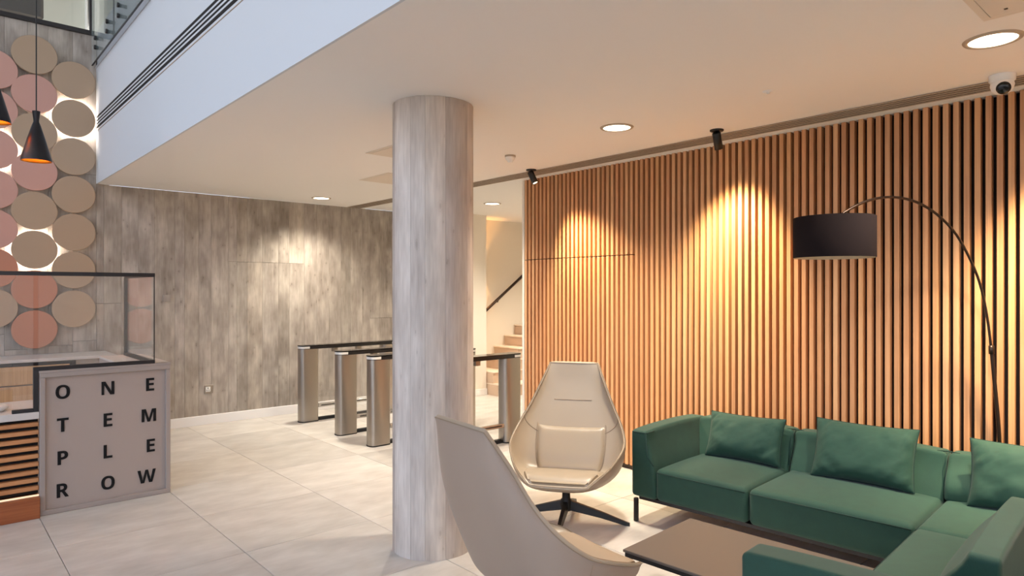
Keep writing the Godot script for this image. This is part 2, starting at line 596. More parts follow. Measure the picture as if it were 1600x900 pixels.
# ------------------------------------------------------------------ board-clad wall
func build_back_wall() -> void:
	var b := B.new()
	b.box(Vector3(-2.0, 2.25, -8.765), Vector3(7.2, 4.5, 0.29))
	b.box(Vector3(3.75, 1.42, -8.765), Vector3(4.3, 2.84, 0.29))
	var w := struct("wall_back", b, MT.dark_slot)
	var xs := [1.471, 1.542, 1.719, 1.888, 2.056, 2.278, 2.385, 2.55, 2.694, 2.902, 3.005, 3.133, 3.331, 3.543, 3.692, 3.899, 4.083, 4.264, 4.449, 4.60, 4.783, 4.908, 5.078, 5.275, 5.45, 5.62, 5.80]
	for i in xs.size() - 1:
		var cuts := [0.0, CEIL]
		if xs[i] >= 2.9 and xs[i] < 3.89:
			cuts = [0.0, 2.015, CEIL]
		elif xs[i] >= 4.9:
			cuts = [0.0, 1.245, CEIL]
		elif xs[i] < 1.7:
			cuts = [0.0, 1.505, CEIL]
		elif xs[i] < 2.0:
			cuts = [0.0, 1.011, CEIL]
		boards(w, xs[i], xs[i + 1], cuts)
	var x := 1.471
	while x > -5.0:
		var nx := x - rng.randf_range(0.17, 0.30)
		boards(w, nx, x, [0.0, rng.randf_range(1.0, 1.6), rng.randf_range(2.6, 3.6), 4.5])
		x = nx
	struct("baseboard_back", lo(Vector3(1.0, 0, -8.6), Vector3(5.9, 0.115, -8.582), 0.003), MT.baseboard_paint)
	# small blank plate and a double socket on the boards
	var sw := thing("blank_plate", "small square blank plate on the board-clad wall right of the glass screen", "wall plate", Vector3(2.19, 1.556, -8.598))
	part(sw, "plate", bx(Vector3(0, 0, 0.005), Vector3(0.086, 0.086, 0.010), 0.003), MT.concrete_board_0)
	var so := thing("wall_socket", "small metal power socket low on the board-clad wall", "socket", Vector3(2.665, 0.432, -8.598))
	part(so, "plate", bx(Vector3(0, 0, 0.004), Vector3(0.10, 0.105, 0.008), 0.003), MT.steel)
	part(so, "socket_face", bx(Vector3(-0.012, 0, 0.009), Vector3(0.055, 0.06, 0.004), 0.002), MT.white_plastic)
	for p in [[-0.012, 0.014, 0.008, 0.016], [-0.024, -0.012, 0.012, 0.007], [0.0, -0.012, 0.012, 0.007]]:
		part(so, "pin_hole", bx(Vector3(p[0], p[1], 0.0112), Vector3(p[2], p[3], 0.002)), MT.black_plastic)

func boards(w: Node3D, x0: float, x1: float, cuts: Array) -> void:
	for k in cuts.size() - 1:
		var b := B.new()
		b.uo = Vector2(rng.randf() * 0.25, rng.randf() * 0.6)
		var pr := rng.randf_range(0.0, 0.002)
		b.box(Vector3((x0 + x1) / 2, (cuts[k] + cuts[k + 1]) / 2, -8.61), Vector3(x1 - x0 - 0.0016, cuts[k + 1] - cuts[k] - 0.003, 0.02 + pr * 2.0), 0.0012)
		part(w, "board", b, MT["concrete_board_%d" % rng.randi_range(0, 4)])

# ------------------------------------------------------------------ upper storey seen at the top left
func build_upper_level() -> void:
	# interior window over the disc wall
	var fr := B.new()
	fr.box(Vector3(-2.05, 4.505, -8.62), Vector3(7.0, 0.05, 0.10), 0.004)
	fr.box(Vector3(1.425, 5.6, -8.62), Vector3(0.05, 2.2, 0.10), 0.004)
	fr.box(Vector3(-0.9, 5.6, -8.62), Vector3(0.05, 2.2, 0.10), 0.004)
	var w := struct("window_3", fr, MT.frame_dark)
	part(w, "pane", lo(Vector3(-5.5, 4.53, -8.625), Vector3(1.40, 6.7, -8.615)), MT.clear_glass)
	struct("floor_upper", lo(Vector3(-5.9, 4.2, -12.6), Vector3(6.0, 4.48, -8.9)), MT.panel_paint)
	struct("floor_gallery", lo(Vector3(1.77, 4.2, -8.9), Vector3(6.0, 4.55, 5.3)), MT.panel_paint)
	struct("wall_office", lo(Vector3(-5.9, 4.48, -12.6), Vector3(6.0, 8.5, -12.3)), MT.office_paint)
	struct("wall_lintel", lo(Vector3(-5.9, 6.7, -8.75), Vector3(1.45, 8.5, -8.6)), MT.office_paint)
	struct("trim_4", lo(Vector3(1.95, 4.48, -12.3), Vector3(2.12, 8.5, -12.15)), MT.office_trim)
	struct("wall_brown", lo(Vector3(2.25, 4.48, -11.0), Vector3(3.6, 8.5, -10.8)), MT.brown_panel)
	var sc := thing("hanging_screen", "dark double hanging panel behind the upper window at the top left corner", "screen", Vector3(0.62, 4.86, -9.6))
	for k in [-1, 1]:
		part(sc, "panel", bx(Vector3(0.245 * k, 0.6, 0), Vector3(0.475, 1.2, 0.06), 0.03), MT.dark_screen)
	var ol := thing("office_lamp", "small white rectangular lamp hanging behind the upper window", "lamp", Vector3(1.17, 5.05, -10.4))
	part(ol, "diffuser", bx(Vector3(0, 0, 0), Vector3(0.14, 0.07, 0.14), 0.01), MT.office_light)
	part(ol, "hanger", lo(Vector3(-0.006, 0.03, -0.006), Vector3(0.006, 3.45, 0.006)), MT.white_plastic)
	omni(ol, Vector3(0, -0.2, 0.3), 1.6, Color(1.0, 0.98, 0.94), 0.15)
	var rl := thing("round_lamp", "round pale lamp beyond the glass balustrade at the top left", "lamp", Vector3(1.66, 5.41, -9.8))
	var rb := B.new(true)
	rb.lathe([Vector2(0, -0.03), Vector2(0.08, -0.03), Vector2(0.10, 0.0), Vector2(0.08, 0.03), Vector2(0, 0.03)], 24)
	part(rl, "diffuser", rb, MT.office_light)
	part(rl, "stem", lo(Vector3(-0.006, 0.03, -0.006), Vector3(0.006, 3.09, 0.006)), MT.white_plastic)
	# glass balustrade bolted to the bulkhead
	for k in 4:
		var z1 := -7.436 + 1.1 * k
		var z0 := z1 - 1.094
		var where: String = ["far panel in the corner", "second panel from the far corner", "third panel from the far corner", "fourth panel from the far corner"][k]
		var g := thing("glass_balustrade", "frameless glass balustrade bolted to the white bulkhead, " + where, "balustrade", Vector3(1.42, 4.135, (z0 + z1) / 2), 0.0, "balustrade panels")
		var L := z1 - z0
		part(g, "glass_pane", bx(Vector3(0, 0.55, 0), Vector3(0.012, 1.1, L), 0.001), MT.tint_glass)
		part(g, "edge_strip", bx(Vector3(0, -0.004, 0), Vector3(0.014, 0.008, L)), MT.frame_dark)
		part(g, "edge_strip", bx(Vector3(0, 0.55, L / 2), Vector3(0.014, 1.1, 0.006)), MT.frame_dark)
		for zz in [-L * 0.27, L * 0.27]:
			for y in [0.125, 0.225]:
				var cy := B.new(true)
				cy.xf = Transform3D(Basis(Vector3.BACK, PI / 2), Vector3(0, y, zz))
				cy.lathe([Vector2(0, -0.058), Vector2(0.018, -0.058), Vector2(0.018, 0.0), Vector2(0.024, 0.004), Vector2(0.024, 0.022), Vector2(0.02, 0.026), Vector2(0, 0.026)], 16)
				part(g, "bolt", cy, MT.black_metal)

# ------------------------------------------------------------------ stairs
func build_stairs() -> void:
	struct("wall_stair", lo(Vector3(5.9, 0, -8.9), Vector3(9.6, 3.2, -8.6)), MT.wall_paint)
	struct("wall_pier", lo(Vector3(5.82, 0, -8.6), Vector3(6.70, CEIL, -8.1)), MT.wall_paint)
	struct("baseboard_pier", lo(Vector3(5.81, 0, -8.598), Vector3(6.712, 0.10, -8.088), 0.003), MT.baseboard_paint)
	var s := thing("staircase", "pale wooden staircase rising to the right behind the slatted wall", "staircase", Vector3(6.38, 0, -7.697))
	# two steps up to the landing, then the flight along the wall
	part(s, "riser", lo(Vector3(0.345, 0, -0.9), Vector3(3.2, 0.165, 0.0)), MT.stair_oak)
	part(s, "tread", lo(Vector3(0.345, 0.165, -0.9), Vector3(3.2, 0.185, 0.02), 0.004), MT.stair_tread)
	part(s, "riser", lo(Vector3(0.345, 0.185, -0.9), Vector3(3.2, 0.35, -0.27)), MT.stair_oak)
	part(s, "tread", lo(Vector3(0.345, 0.35, -0.9), Vector3(3.2, 0.37, -0.25), 0.004), MT.stair_tread)
	for k in 9:
		var x := 0.67 + 0.235 * k
		var y := 0.37 + 0.172 * k
		part(s, "riser", lo(Vector3(x, y, -0.9), Vector3(3.2, y + 0.152, -0.28)), MT.stair_oak)
		part(s, "tread", lo(Vector3(x - 0.02, y + 0.152, -0.9), Vector3(3.2, y + 0.172, -0.26), 0.004), MT.stair_tread)
	var st := B.new()
	var q := PackedVector2Array([Vector2(0.35, 0.37), Vector2(0.35, 0.52), Vector2(0.55, 0.58), Vector2(2.75, 2.13), Vector2(2.75, 1.8), Vector2(0.67, 0.37)])
	st.xf = Transform3D(Basis(Vector3.RIGHT, -PI / 2), Vector3(0, 0, -0.9))
	var q2 := PackedVector2Array()
	for p in q:
		q2.append(Vector2(p.x, -p.y))
	st.prism(q2, 0.0, 0.02)
	part(s, "stringer", st, MT.baseboard_paint)
	var h := thing("handrail", "dark handrail climbing the wall beside the staircase", "handrail", Vector3(6.38, 0, -8.6))
	var hb := B.new(true)
	hb.tube([Vector3(0.40, 1.10, 0.08), Vector3(0.58, 1.26, 0.08), Vector3(2.4, 2.555, 0.08)], 0.024, 10)
	part(h, "rail", hb, MT.lamp_steel)
	for xx in [0.94, 1.9]:
		var yy: float = 1.26 + (xx - 0.58) * 0.7115
		var kb := B.new(true)
		kb.tube([Vector3(xx, yy - 0.03, 0.0), Vector3(xx, yy - 0.06, 0.05), Vector3(xx, yy - 0.01, 0.08)], 0.010, 8)
		part(h, "bracket", kb, MT.lamp_steel)
	var wl := thing("wall_light", "small up and down wall light glowing beside the stair pier", "wall light", Vector3(6.95, 2.04, -8.6))
	part(wl, "body", bx(Vector3(0, 0, 0.045), Vector3(0.09, 0.16, 0.09), 0.004), MT.white_plastic)
	for sg in [-1.0, 1.0]:
		part(wl, "glow_face", bx(Vector3(0, 0.081 * sg, 0.045), Vector3(0.07, 0.003, 0.07)), MT.sconce_glow)
		spot(wl, Vector3(0, 0.10 * sg, 0.06), Vector3(0, sg, -0.12), 0.35, 45.0, Color(1.0, 0.72, 0.42), 0.03)

# ------------------------------------------------------------------ column
func build_column() -> void:
	var c := thing("column", "thick round column clad in pale grey wood-print boards", "column", Vector3(2.483, 0, -3.542))
	var core := B.new(true)
	core.lathe([Vector2(0.252, 0.0), Vector2(0.252, CEIL)], 48)
	part(c, "core", core, MT.dark_slot)
	# staves: curved boards with hairline joints
	var a := 0.3
	var widths := [0.52, 0.30, 0.62, 0.44, 0.34, 0.58, 0.40, 0.66, 0.36, 0.50, 0.56, 0.42]
	var tot := 0.0
	for w in widths:
		tot += w
	for i in widths.size():
		var da: float = widths[i] * TAU / tot
		var b := B.new(true)
		b.uo = Vector2.ZERO
		var off := Vector2(rng.randf() * 3.0, rng.randf() * 3.0)
		var n := 6
		var g := 0.0022
		var r0 := 0.2585
		var prev := []
		for k in n + 1:
			var t := a + g + (da - 2.0 * g) * k / n
			var d := Vector3(cos(t), 0, sin(t))
			var ri := r0 + 0.0012 if k > 0 and k < n else r0
			var cur := [d * ri, d * ri + Vector3(0, CEIL - 0.001, 0), Vector2(t * 0.26, 0) + off, Vector2(t * 0.26, CEIL) + off]
			if k > 0:
				var hint: Vector3 = cur[0] + prev[0]
				b.tri(prev[0], cur[0], cur[1], hint, prev[2], cur[2], cur[3])
				b.tri(prev[0], cur[1], prev[1], hint, prev[2], cur[3], prev[3])
			prev = cur
		b.sm(false)
		for e in [a + g, a + da - g]:
			var d := Vector3(cos(e), 0, sin(e))
			var s := Vector3(-sin(e), 0, cos(e)) * (-1.0 if e < a + da * 0.5 else 1.0)
			b.quad(d * 0.25, d * r0, d * r0 + Vector3(0, CEIL - 0.001, 0), d * 0.25 + Vector3(0, CEIL - 0.001, 0), s)
		part(c, "board", b, MT["column_board_%d" % (i % 4)])
		a += da

# ------------------------------------------------------------------ wall discs
func build_discs() -> void:
	var body := B.new(true)
	body.xf = Transform3D(Basis(Vector3.RIGHT, PI / 2), Vector3.ZERO)
	body.lathe([Vector2(0, 0.0), Vector2(0.196, 0.0), Vector2(0.2, 0.003), Vector2(0.2, 0.021), Vector2(0.197, 0.024)], 64)
	body.sm(false)
	body.lathe([Vector2(0.197, 0.024), Vector2(0.0, 0.024)], 64)
	var face := body.mesh()
	var sp := B.new(true)
	sp.xf = Transform3D(Basis(Vector3.RIGHT, PI / 2), Vector3.ZERO)
	sp.lathe([Vector2(0, -0.058), Vector2(0.05, -0.058), Vector2(0.05, 0.001), Vector2(0, 0.001)], 20)
	var spacer := sp.mesh()
	var rg := B.new(true)
	rg.xf = Transform3D(Basis(Vector3.RIGHT, PI / 2), Vector3.ZERO)
	rg.lathe([Vector2(0.160, -0.014), Vector2(0.188, -0.014), Vector2(0.188, -0.001), Vector2(0.160, -0.001), Vector2(0.160, -0.014)], 48)
	var ring := rg.mesh()
	var cols := [
		["right-hand column by bulkhead", 1.249, [[3.929, "t", 0], [3.515, "t", 1], [3.102, "t", 0], [2.692, "t", 0], [2.282, "t", 0], [1.872, "t", 0], [1.452, "t", 0]]],
		["middle column above the desk", 0.902, [[4.125, "t", 0], [3.714, "p", 0], [3.308, "t", 0], [2.898, "p", 0], [2.488, "t", 0], [2.079, "t", 1], [1.662, "c", 0], [1.242, "c", 0]]],
		["cut off left column", 0.562, [[3.903, "p", 0], [3.496, "p", 0], [3.090, "p", 1], [2.680, "p", 0], [2.278, "p", 0], [1.878, "c", 0], [1.468, "t", 0]]]]
	var ord := ["topmost", "second from top", "third from top", "fourth from top", "fifth from top", "sixth from top", "seventh from top", "lowest"]
	for c in cols:
		var rows: Array = c[2]
		for i in rows.size():
			var kind: String = rows[i][1]
			var tone: String = {"t": "taupe", "p": "dusty pink", "c": "copper pink"}[kind]
			var where: String = "lowest" if i == rows.size() - 1 else ord[i]
			var halo := " with a glowing halo" if rows[i][2] == 1 else ""
			var d := thing("wall_disc", "%s disc%s, %s in the %s" % [tone, halo, where, c[0]], "wall disc", Vector3(c[1], rows[i][0], -8.538), 0.0, "round discs on the board-clad wall")
			hang(d, "face", face, MT[{"t": "disc_taupe", "p": "disc_pink", "c": "disc_copper"}[kind]])
			hang(d, "spacer", spacer, MT.dark_slot)
			if rows[i][2] == 1:
				hang(d, "light_ring", ring, MT.disc_glow)
				omni(d, Vector3(0.0, 0.0, -0.045 + 0.0), 0.001, Color(1.0, 0.93, 0.86), 0.01)

# ------------------------------------------------------------------ reception
func build_reception() -> void:
	var d := thing("reception_desk", "reception desk with lettered grey end panel and wooden slatted front", "desk", Vector3(0.654, 0, -5.9))
	# end block with framed sign panel
	part(d, "front_panel", lo(Vector3(0.0, 0.0, -0.075), Vector3(0.878, 1.045, -0.034), 0.003), MT.desk_grey)
	part(d, "side_panel", lo(Vector3(0.55, 0.0, -1.0), Vector3(0.878, 1.045, -0.075), 0.003), MT.desk_grey)
	part(d, "worktop", lo(Vector3(-0.004, 1.045, -0.08), Vector3(0.884, 1.062, -0.002), 0.002), MT.desk_frame)
	part(d, "worktop", lo(Vector3(0.545, 1.045, -1.01), Vector3(0.884, 1.062, -0.08), 0.002), MT.desk_top, "pale top of the side return")
	part(d, "staff_desk", lo(Vector3(-2.0, 0.70, -0.95), Vector3(0.55, 0.73, -0.50), 0.003), MT.desk_top)
	var f := B.new()
	f.box(Vector3(0.439, 0.018, -0.017), Vector3(0.878, 0.036, 0.034), 0.004)
	f.box(Vector3(0.439, 1.027, -0.017), Vector3(0.878, 0.036, 0.034), 0.004)
	f.box(Vector3(0.018, 0.5225, -0.017), Vector3(0.036, 0.975, 0.034), 0.004)
	f.box(Vector3(0.860, 0.5225, -0.017), Vector3(0.036, 0.975, 0.034), 0.004)
	part(d, "panel_frame", f, MT.desk_frame)
	var sg := part(d, "sign_panel", lo(Vector3(0.034, 0.034, -0.0345), Vector3(0.844, 1.011, -0.029)), MT.desk_grey, "grey lettered panel")
	var font := SystemFont.new()
	font.font_names = PackedStringArray(["Droid Sans"])
	font.font_weight = 700
	var rows := [["O", "N", "E"], ["T", "E", "M"], ["P", "L", "E"], ["R", "O", "W"]]
	var xs := [[0.799, 1.092, 1.387], [0.799, 1.092, 1.378], [0.799, 1.092, 1.392], [0.799, 1.092, 1.362]]
	var ys := [0.893, 0.646, 0.401, 0.158]
	for r in 4:
		for k in 3:
			var t := TextMesh.new()
			t.text = rows[r][k]
			t.font = font
			t.font_size = 64
			t.pixel_size = 0.1
			t.depth = 0.0
			var bb := t.get_aabb()
			var sc: float = 0.104 / (47.0 * 0.1)
			t.pixel_size = 0.1 * sc
			t.depth = 0.006
			var o := hang(sg, "letter", t, MT.letter_black)
			bb = t.get_aabb()
			o.position = Vector3(xs[r][k] - 0.654 - bb.get_center().x, ys[r] - bb.get_center().y, -0.0265)
	# lower counter: ledge, slats, light strip, plinth
	part(d, "ledge", lo(Vector3(-5.0, 0.715, -0.50), Vector3(-0.002, 0.765, -0.002), 0.002), MT.desk_top)
	part(d, "counter_body", lo(Vector3(-5.0, 0.16, -0.48), Vector3(-0.002, 0.715, -0.075)), MT.dark_slot)
	for k in 9:
		var y := 0.672 - 0.0583 * k
		var b := B.new()
		b.uo = Vector2(rng.randf() * 3, rng.randf() * 3)
		b.box(Vector3(-2.501, y, -0.052), Vector3(4.998, 0.030, 0.046), 0.0015)
		part(d, "slat", b, MT.desk_wood)
	part(d, "plinth", lo(Vector3(-5.0, 0.0, -0.48), Vector3(-0.002, 0.150, 0.045), 0.003), MT.plinth_wood)
	part(d, "light_strip", lo(Vector3(-5.0, 0.1505, -0.028), Vector3(-0.003, 0.160, -0.012)), MT.led_strip)
	# glass screen standing on the desk
	var g := thing("glass_screen", "black framed glass screen standing on the reception desk", "glass screen", Vector3(0.654, 1.062, -5.93))
	var k1 := B.new()
	k1.box(Vector3(-1.85, 0.713, 0), Vector3(5.232, 0.030, 0.036), 0.002)      # top rail, front
	k1.box(Vector3(0.748, 0.713, -0.455), Vector3(0.036, 0.030, 0.88), 0.002)  # top rail, return
	part(g, "top_rail", k1, MT.frame_dark)
	var k2 := B.new()
	k2.box(Vector3(0.366, 0.014, 0), Vector3(0.80, 0.028, 0.036), 0.002)
	k2.box(Vector3(0.748, 0.014, -0.46), Vector3(0.036, 0.028, 0.90), 0.002)
	part(g, "bottom_rail", k2, MT.frame_dark)
	var k3 := B.new()
	k3.box(Vector3(-0.020, -0.134, 0), Vector3(0.032, 0.324, 0.034), 0.002)
	k3.box(Vector3(-0.098, -0.284, 0), Vector3(0.124, 0.026, 0.034), 0.002)
	part(g, "step_frame", k3, MT.frame_dark)
	part(g, "post", lo(Vector3(0.732, 0.028, -0.915), Vector3(0.765, 0.70, -0.88)), MT.frame_dark)
	part(g, "corner_joint", lo(Vector3(0.760, 0.028, -0.004), Vector3(0.767, 0.70, 0.004)), MT.frame_dark)
	part(g, "glass_pane", lo(Vector3(-0.004, 0.028, -0.005), Vector3(0.760, 0.70, 0.005)), MT.clear_glass)
	part(g, "glass_pane", lo(Vector3(-0.156, -0.271, -0.005), Vector3(-0.036, 0.70, 0.005)), MT.clear_glass)
	part(g, "glass_pane", lo(Vector3(-4.4, -0.12, -0.005), Vector3(-0.158, 0.70, 0.005)), MT.clear_glass)
	part(g, "glass_pane", lo(Vector3(0.744, 0.028, -0.88), Vector3(0.752, 0.70, -0.006)), MT.clear_glass)
	# bowl on the ledge
	var bw := thing("white_bowl", "rounded white bowl on the desk ledge behind the glass, at the left edge", "bowl", Vector3(0.40, 0.765, -6.12))
	var bb2 := B.new(true)
	bb2.lathe([Vector2(0, 0), Vector2(0.06, 0.0), Vector2(0.085, 0.02), Vector2(0.09, 0.035), Vector2(0.075, 0.05), Vector2(0.04, 0.056), Vector2(0, 0.058)], 32)
	part(bw, "body", bb2, MT.white_plastic)
	# back cabinet
	var c := thing("back_cabinet", "low grey cabinet with pale wood doors under the wall discs", "cabinet", Vector3(1.55, 0, -8.585))
	part(c, "body", lo(Vector3(-4.5, 0.0, 0.0), Vector3(0, 0.945, 0.56)), MT.cabinet_grey)
	part(c, "worktop", lo(Vector3(-4.5, 0.945, 0.0), Vector3(0.005, 0.975, 0.585), 0.002), MT.desk_top)
	var fr := B.new()
	fr.box(Vector3(-2.43, 0.925, 0.572), Vector3(4.14, 0.028, 0.024))
	fr.box(Vector3(-0.385, 0.45, 0.572), Vector3(0.05, 0.93, 0.024))
	part(c, "door_frame", fr, MT.frame_dark)
	for r in 2:
		for k in 4:
			var x1 := -0.412 - 1.0 * k
			var b := B.new()
			b.uo = Vector2(rng.randf(), rng.randf())
			var y0 := 0.728 if r == 0 else 0.08
			var y1 := 0.908 if r == 0 else 0.716
			b.box(Vector3(x1 - 0.497, (y0 + y1) / 2, 0.57), Vector3(0.992, y1 - y0, 0.02), 0.002)
			part(c, "drawer" if r == 0 else "door", b, MT.oak)
	# pendant lamps over the desk
	pendant(Vector3(0.677, 2.655, -6.3), "black cone pendant lamp with golden inside, hanging in front of the discs")
	pendant(Vector3(0.420, 2.915, -6.3), "black cone pendant lamp cut off by the left picture edge")

func pendant(at: Vector3, label: String) -> void:
	var p := thing("pendant_lamp", label, "pendant lamp", at, 0.0, "cone pendant lamps over the desk")
	var b := B.new(true)
	b.lathe([Vector2(0.102, 0.0), Vector2(0.100, 0.02), Vector2(0.060, 0.17), Vector2(0.030, 0.275), Vector2(0.019, 0.305), Vector2(0.019, 0.32), Vector2(0.027, 0.388)], 40)
	b.sm(false)
	b.lathe([Vector2(0.027, 0.388), Vector2(0.0, 0.388)], 40)
	var shd := part(p, "shade", b, MT.pendant_black)
	var i := B.new(true)
	i.lathe([Vector2(0.015, 0.292), Vector2(0.028, 0.270), Vector2(0.057, 0.17), Vector2(0.0965, 0.022), Vector2(0.1005, 0.0), Vector2(0.102, 0.0)], 40)
	part(shd, "inside", i, MT.pendant_gold, "golden inside")
	part(p, "cord", lo(Vector3(-0.004, 0.388, -0.004), Vector3(0.004, 8.5 - at.y, 0.004)), MT.black_metal)
	var bl := B.new(true)
	bl.lathe([Vector2(0, 0.10), Vector2(0.018, 0.105), Vector2(0.026, 0.13), Vector2(0.018, 0.16), Vector2(0, 0.17)], 20)
	part(p, "bulb", bl, MT.sconce_glow)
	omni(p, Vector3(0, 0.13, 0), 0.25, Color(1.0, 0.75, 0.45), 0.02)

# ------------------------------------------------------------------ speed gates
func pill(x0: float, x1: float, hw: float, n := 6) -> PackedVector2Array:
	# flat long sides, rounded outer ends
	var q := PackedVector2Array()
	var r := hw
	for k in n + 1:
		var a := -PI / 2 + PI * k / n
		q.append(Vector2(x1 - r * 0.55 + cos(a) * r * 0.55, sin(a) * r))
	for k in n + 1:
		var a := PI / 2 + PI * k / n
		q.append(Vector2(x0 + r * 0.55 + cos(a) * r * 0.55, sin(a) * r))
	return q

func build_gates() -> void:
	var zs := [-7.955, -6.96, -6.235, -5.44]
	var who := ["farthest of the speed gates, against the board-clad wall", "second speed gate from the board-clad wall", "third speed gate from the wall, partly behind the column", "nearest speed gate, seen between the column and the slatted wall"]
	var proto: Node3D = null
	for i in 4:
		var g: Node3D
		if i == 0:
			g = thing("speed_gate", "", "turnstile", Vector3.ZERO)
			proto = g
			var L := 1.42
			for e in 2:
				var x0 := 0.0 if e == 0 else L - 0.25
				var b := B.new()
				b.prism(pill(x0, x0 + 0.25, 0.075), 0.012, 0.915, true)
				part(g, "pedestal", b, MT.steel)
				var f := B.new()
				f.prism(pill(x0 - 0.003, x0 + 0.253, 0.078), 0.0, 0.012, true)
				part(g, "foot", f, MT.rubber)
				var c := B.new()
				var cx := x0 if e == 0 else L - 0.15
				c.prism(pill(cx - 0.002, cx + 0.152, 0.079), 0.922, 0.948, true)
				part(g, "end_cap", c, MT.white_cap)
			var t := B.new()
			t.prism(pill(0.0, L, 0.076), 0.915, 0.953, true)
			part(g, "top_rail", t, MT.black_metal)
			var tg := B.new()
			tg.prism(pill(-0.004, L + 0.004, 0.081), 0.953, 0.963, true)
			part(g, "top_glass", tg, MT.satin_black_glass)
			part(g, "base_rail", lo(Vector3(0.25, 0.0, -0.03), Vector3(L - 0.25, 0.035, 0.03)), MT.rubber)
			part(g, "guide_rail", lo(Vector3(0.24, 0.17, 0.012), Vector3(L - 0.24, 0.215, 0.05), 0.004), MT.bright_steel)
			part(g, "guide_slot", lo(Vector3(0.28, 0.187, 0.048), Vector3(L - 0.28, 0.197, 0.0515)), MT.dark_slot)
			part(g, "glass_pane", lo(Vector3(0.25, 0.035, -0.012), Vector3(L - 0.25, 0.90, -0.002)), MT.clear_glass)
			for xx in [0.46, 0.80]:
				part(g, "hinge_post", lo(Vector3(xx, 0.86, -0.03), Vector3(xx + 0.06, 0.915, 0.03)), MT.steel)
		else:
			g = proto.duplicate()
			g.name = "speed_gate"
			add_child(g, true)
		g.position = Vector3(3.535, 0, zs[i])
		tag(g, "steel and black glass " + who[i], "turnstile", "speed gates")

# ------------------------------------------------------------------ lounge
func build_lounge() -> void:
	armchair(Vector3(3.457, 0, -3.281), Vector3(-0.81, 0, 0.576), "beige leather swivel armchair with high back facing the camera", Vector3(0.255, 0, 0.376), 0.985)
	armchair(Vector3(2.107, 0, -2.145), Vector3(0.994, 0, 0.11), "beige leather swivel armchair seen from behind in front of the column", Vector3(0.3, 0, 0.33))
	sofa()
	coffee_table()
	arc_lamp()

func catmull(rows: Array, s: float, at: int) -> float:
	var i := clampi(int(floor(s)), 0, rows.size() - 2)
	var t := s - i
	var p0: float = rows[maxi(i - 1, 0)][at]
	var p1: float = rows[i][at]
	var p2: float = rows[i + 1][at]
	var p3: float = rows[mini(i + 2, rows.size() - 1)][at]
	return 0.5 * (2.0 * p1 + (p2 - p0) * t + (2.0 * p0 - 5.0 * p1 + 4.0 * p2 - p3) * t * t + (3.0 * p1 - p0 - 3.0 * p2 + p3) * t * t * t)

# spine forward, spine height, rim forward, rim height, half width, outer spine forward, outer spine height
const SHELL := [
	[0.000, 1.100, 0.000, 1.100, 0.180, -0.030, 1.100],
	[0.020, 0.940, 0.080, 0.955, 0.240, -0.018, 0.940],
	[0.072, 0.770, 0.148, 0.804, 0.305, 0.030, 0.770],
	[0.150, 0.590, 0.232, 0.688, 0.365, 0.108, 0.590],
	[0.232, 0.440, 0.345, 0.600, 0.400, 0.192, 0.425],
	[0.300, 0.335, 0.460, 0.550, 0.400, 0.268, 0.310],
	[0.420, 0.345, 0.575, 0.505, 0.368, 0.395, 0.268],
	[0.590, 0.380, 0.690, 0.460, 0.322, 0.580, 0.272],
	[0.755, 0.395, 0.785, 0.422, 0.262, 0.745, 0.300],
	[0.838, 0.362, 0.835, 0.370, 0.195, 0.825, 0.338]]

func shell_at(s: float, t: float, outer: bool) -> Vector3:
	var a := absf(t) * PI / 2
	var steep := exp(-pow((s - 5.2) / 1.5, 2.0))
	var k := pow(1.0 - cos(a), 1.25 + 0.75 * steep)
	var w := catmull(SHELL, s, 4) + (0.014 if outer else 0.0)
	var x := w * pow(sin(a), 0.87 - 0.12 * steep) * signf(t)
	var f0 := catmull(SHELL, s, 5 if outer else 0)
	var y0 := catmull(SHELL, s, 6 if outer else 1)
	var f1 := catmull(SHELL, s, 2) - (0.016 if outer else 0.0)
	var y1 := catmull(SHELL, s, 3) - (0.006 if outer else 0.0)
	return Vector3(x, lerpf(y0, y1, k), lerpf(f0, f1, k))

func shell_n(s: float, t: float) -> Vector3:   # towards the sitter
	var e := 0.02
	var ds := shell_at(s + e, t, false) - shell_at(s - e, t, false)
	var dt := shell_at(s, t + e, false) - shell_at(s, t - e, false)
	var n := ds.cross(dt).normalized()
	if n.dot(Vector3(0, 0.75, 0.55) - shell_at(s, t, false)) < 0.0:
		n = -n
	return n

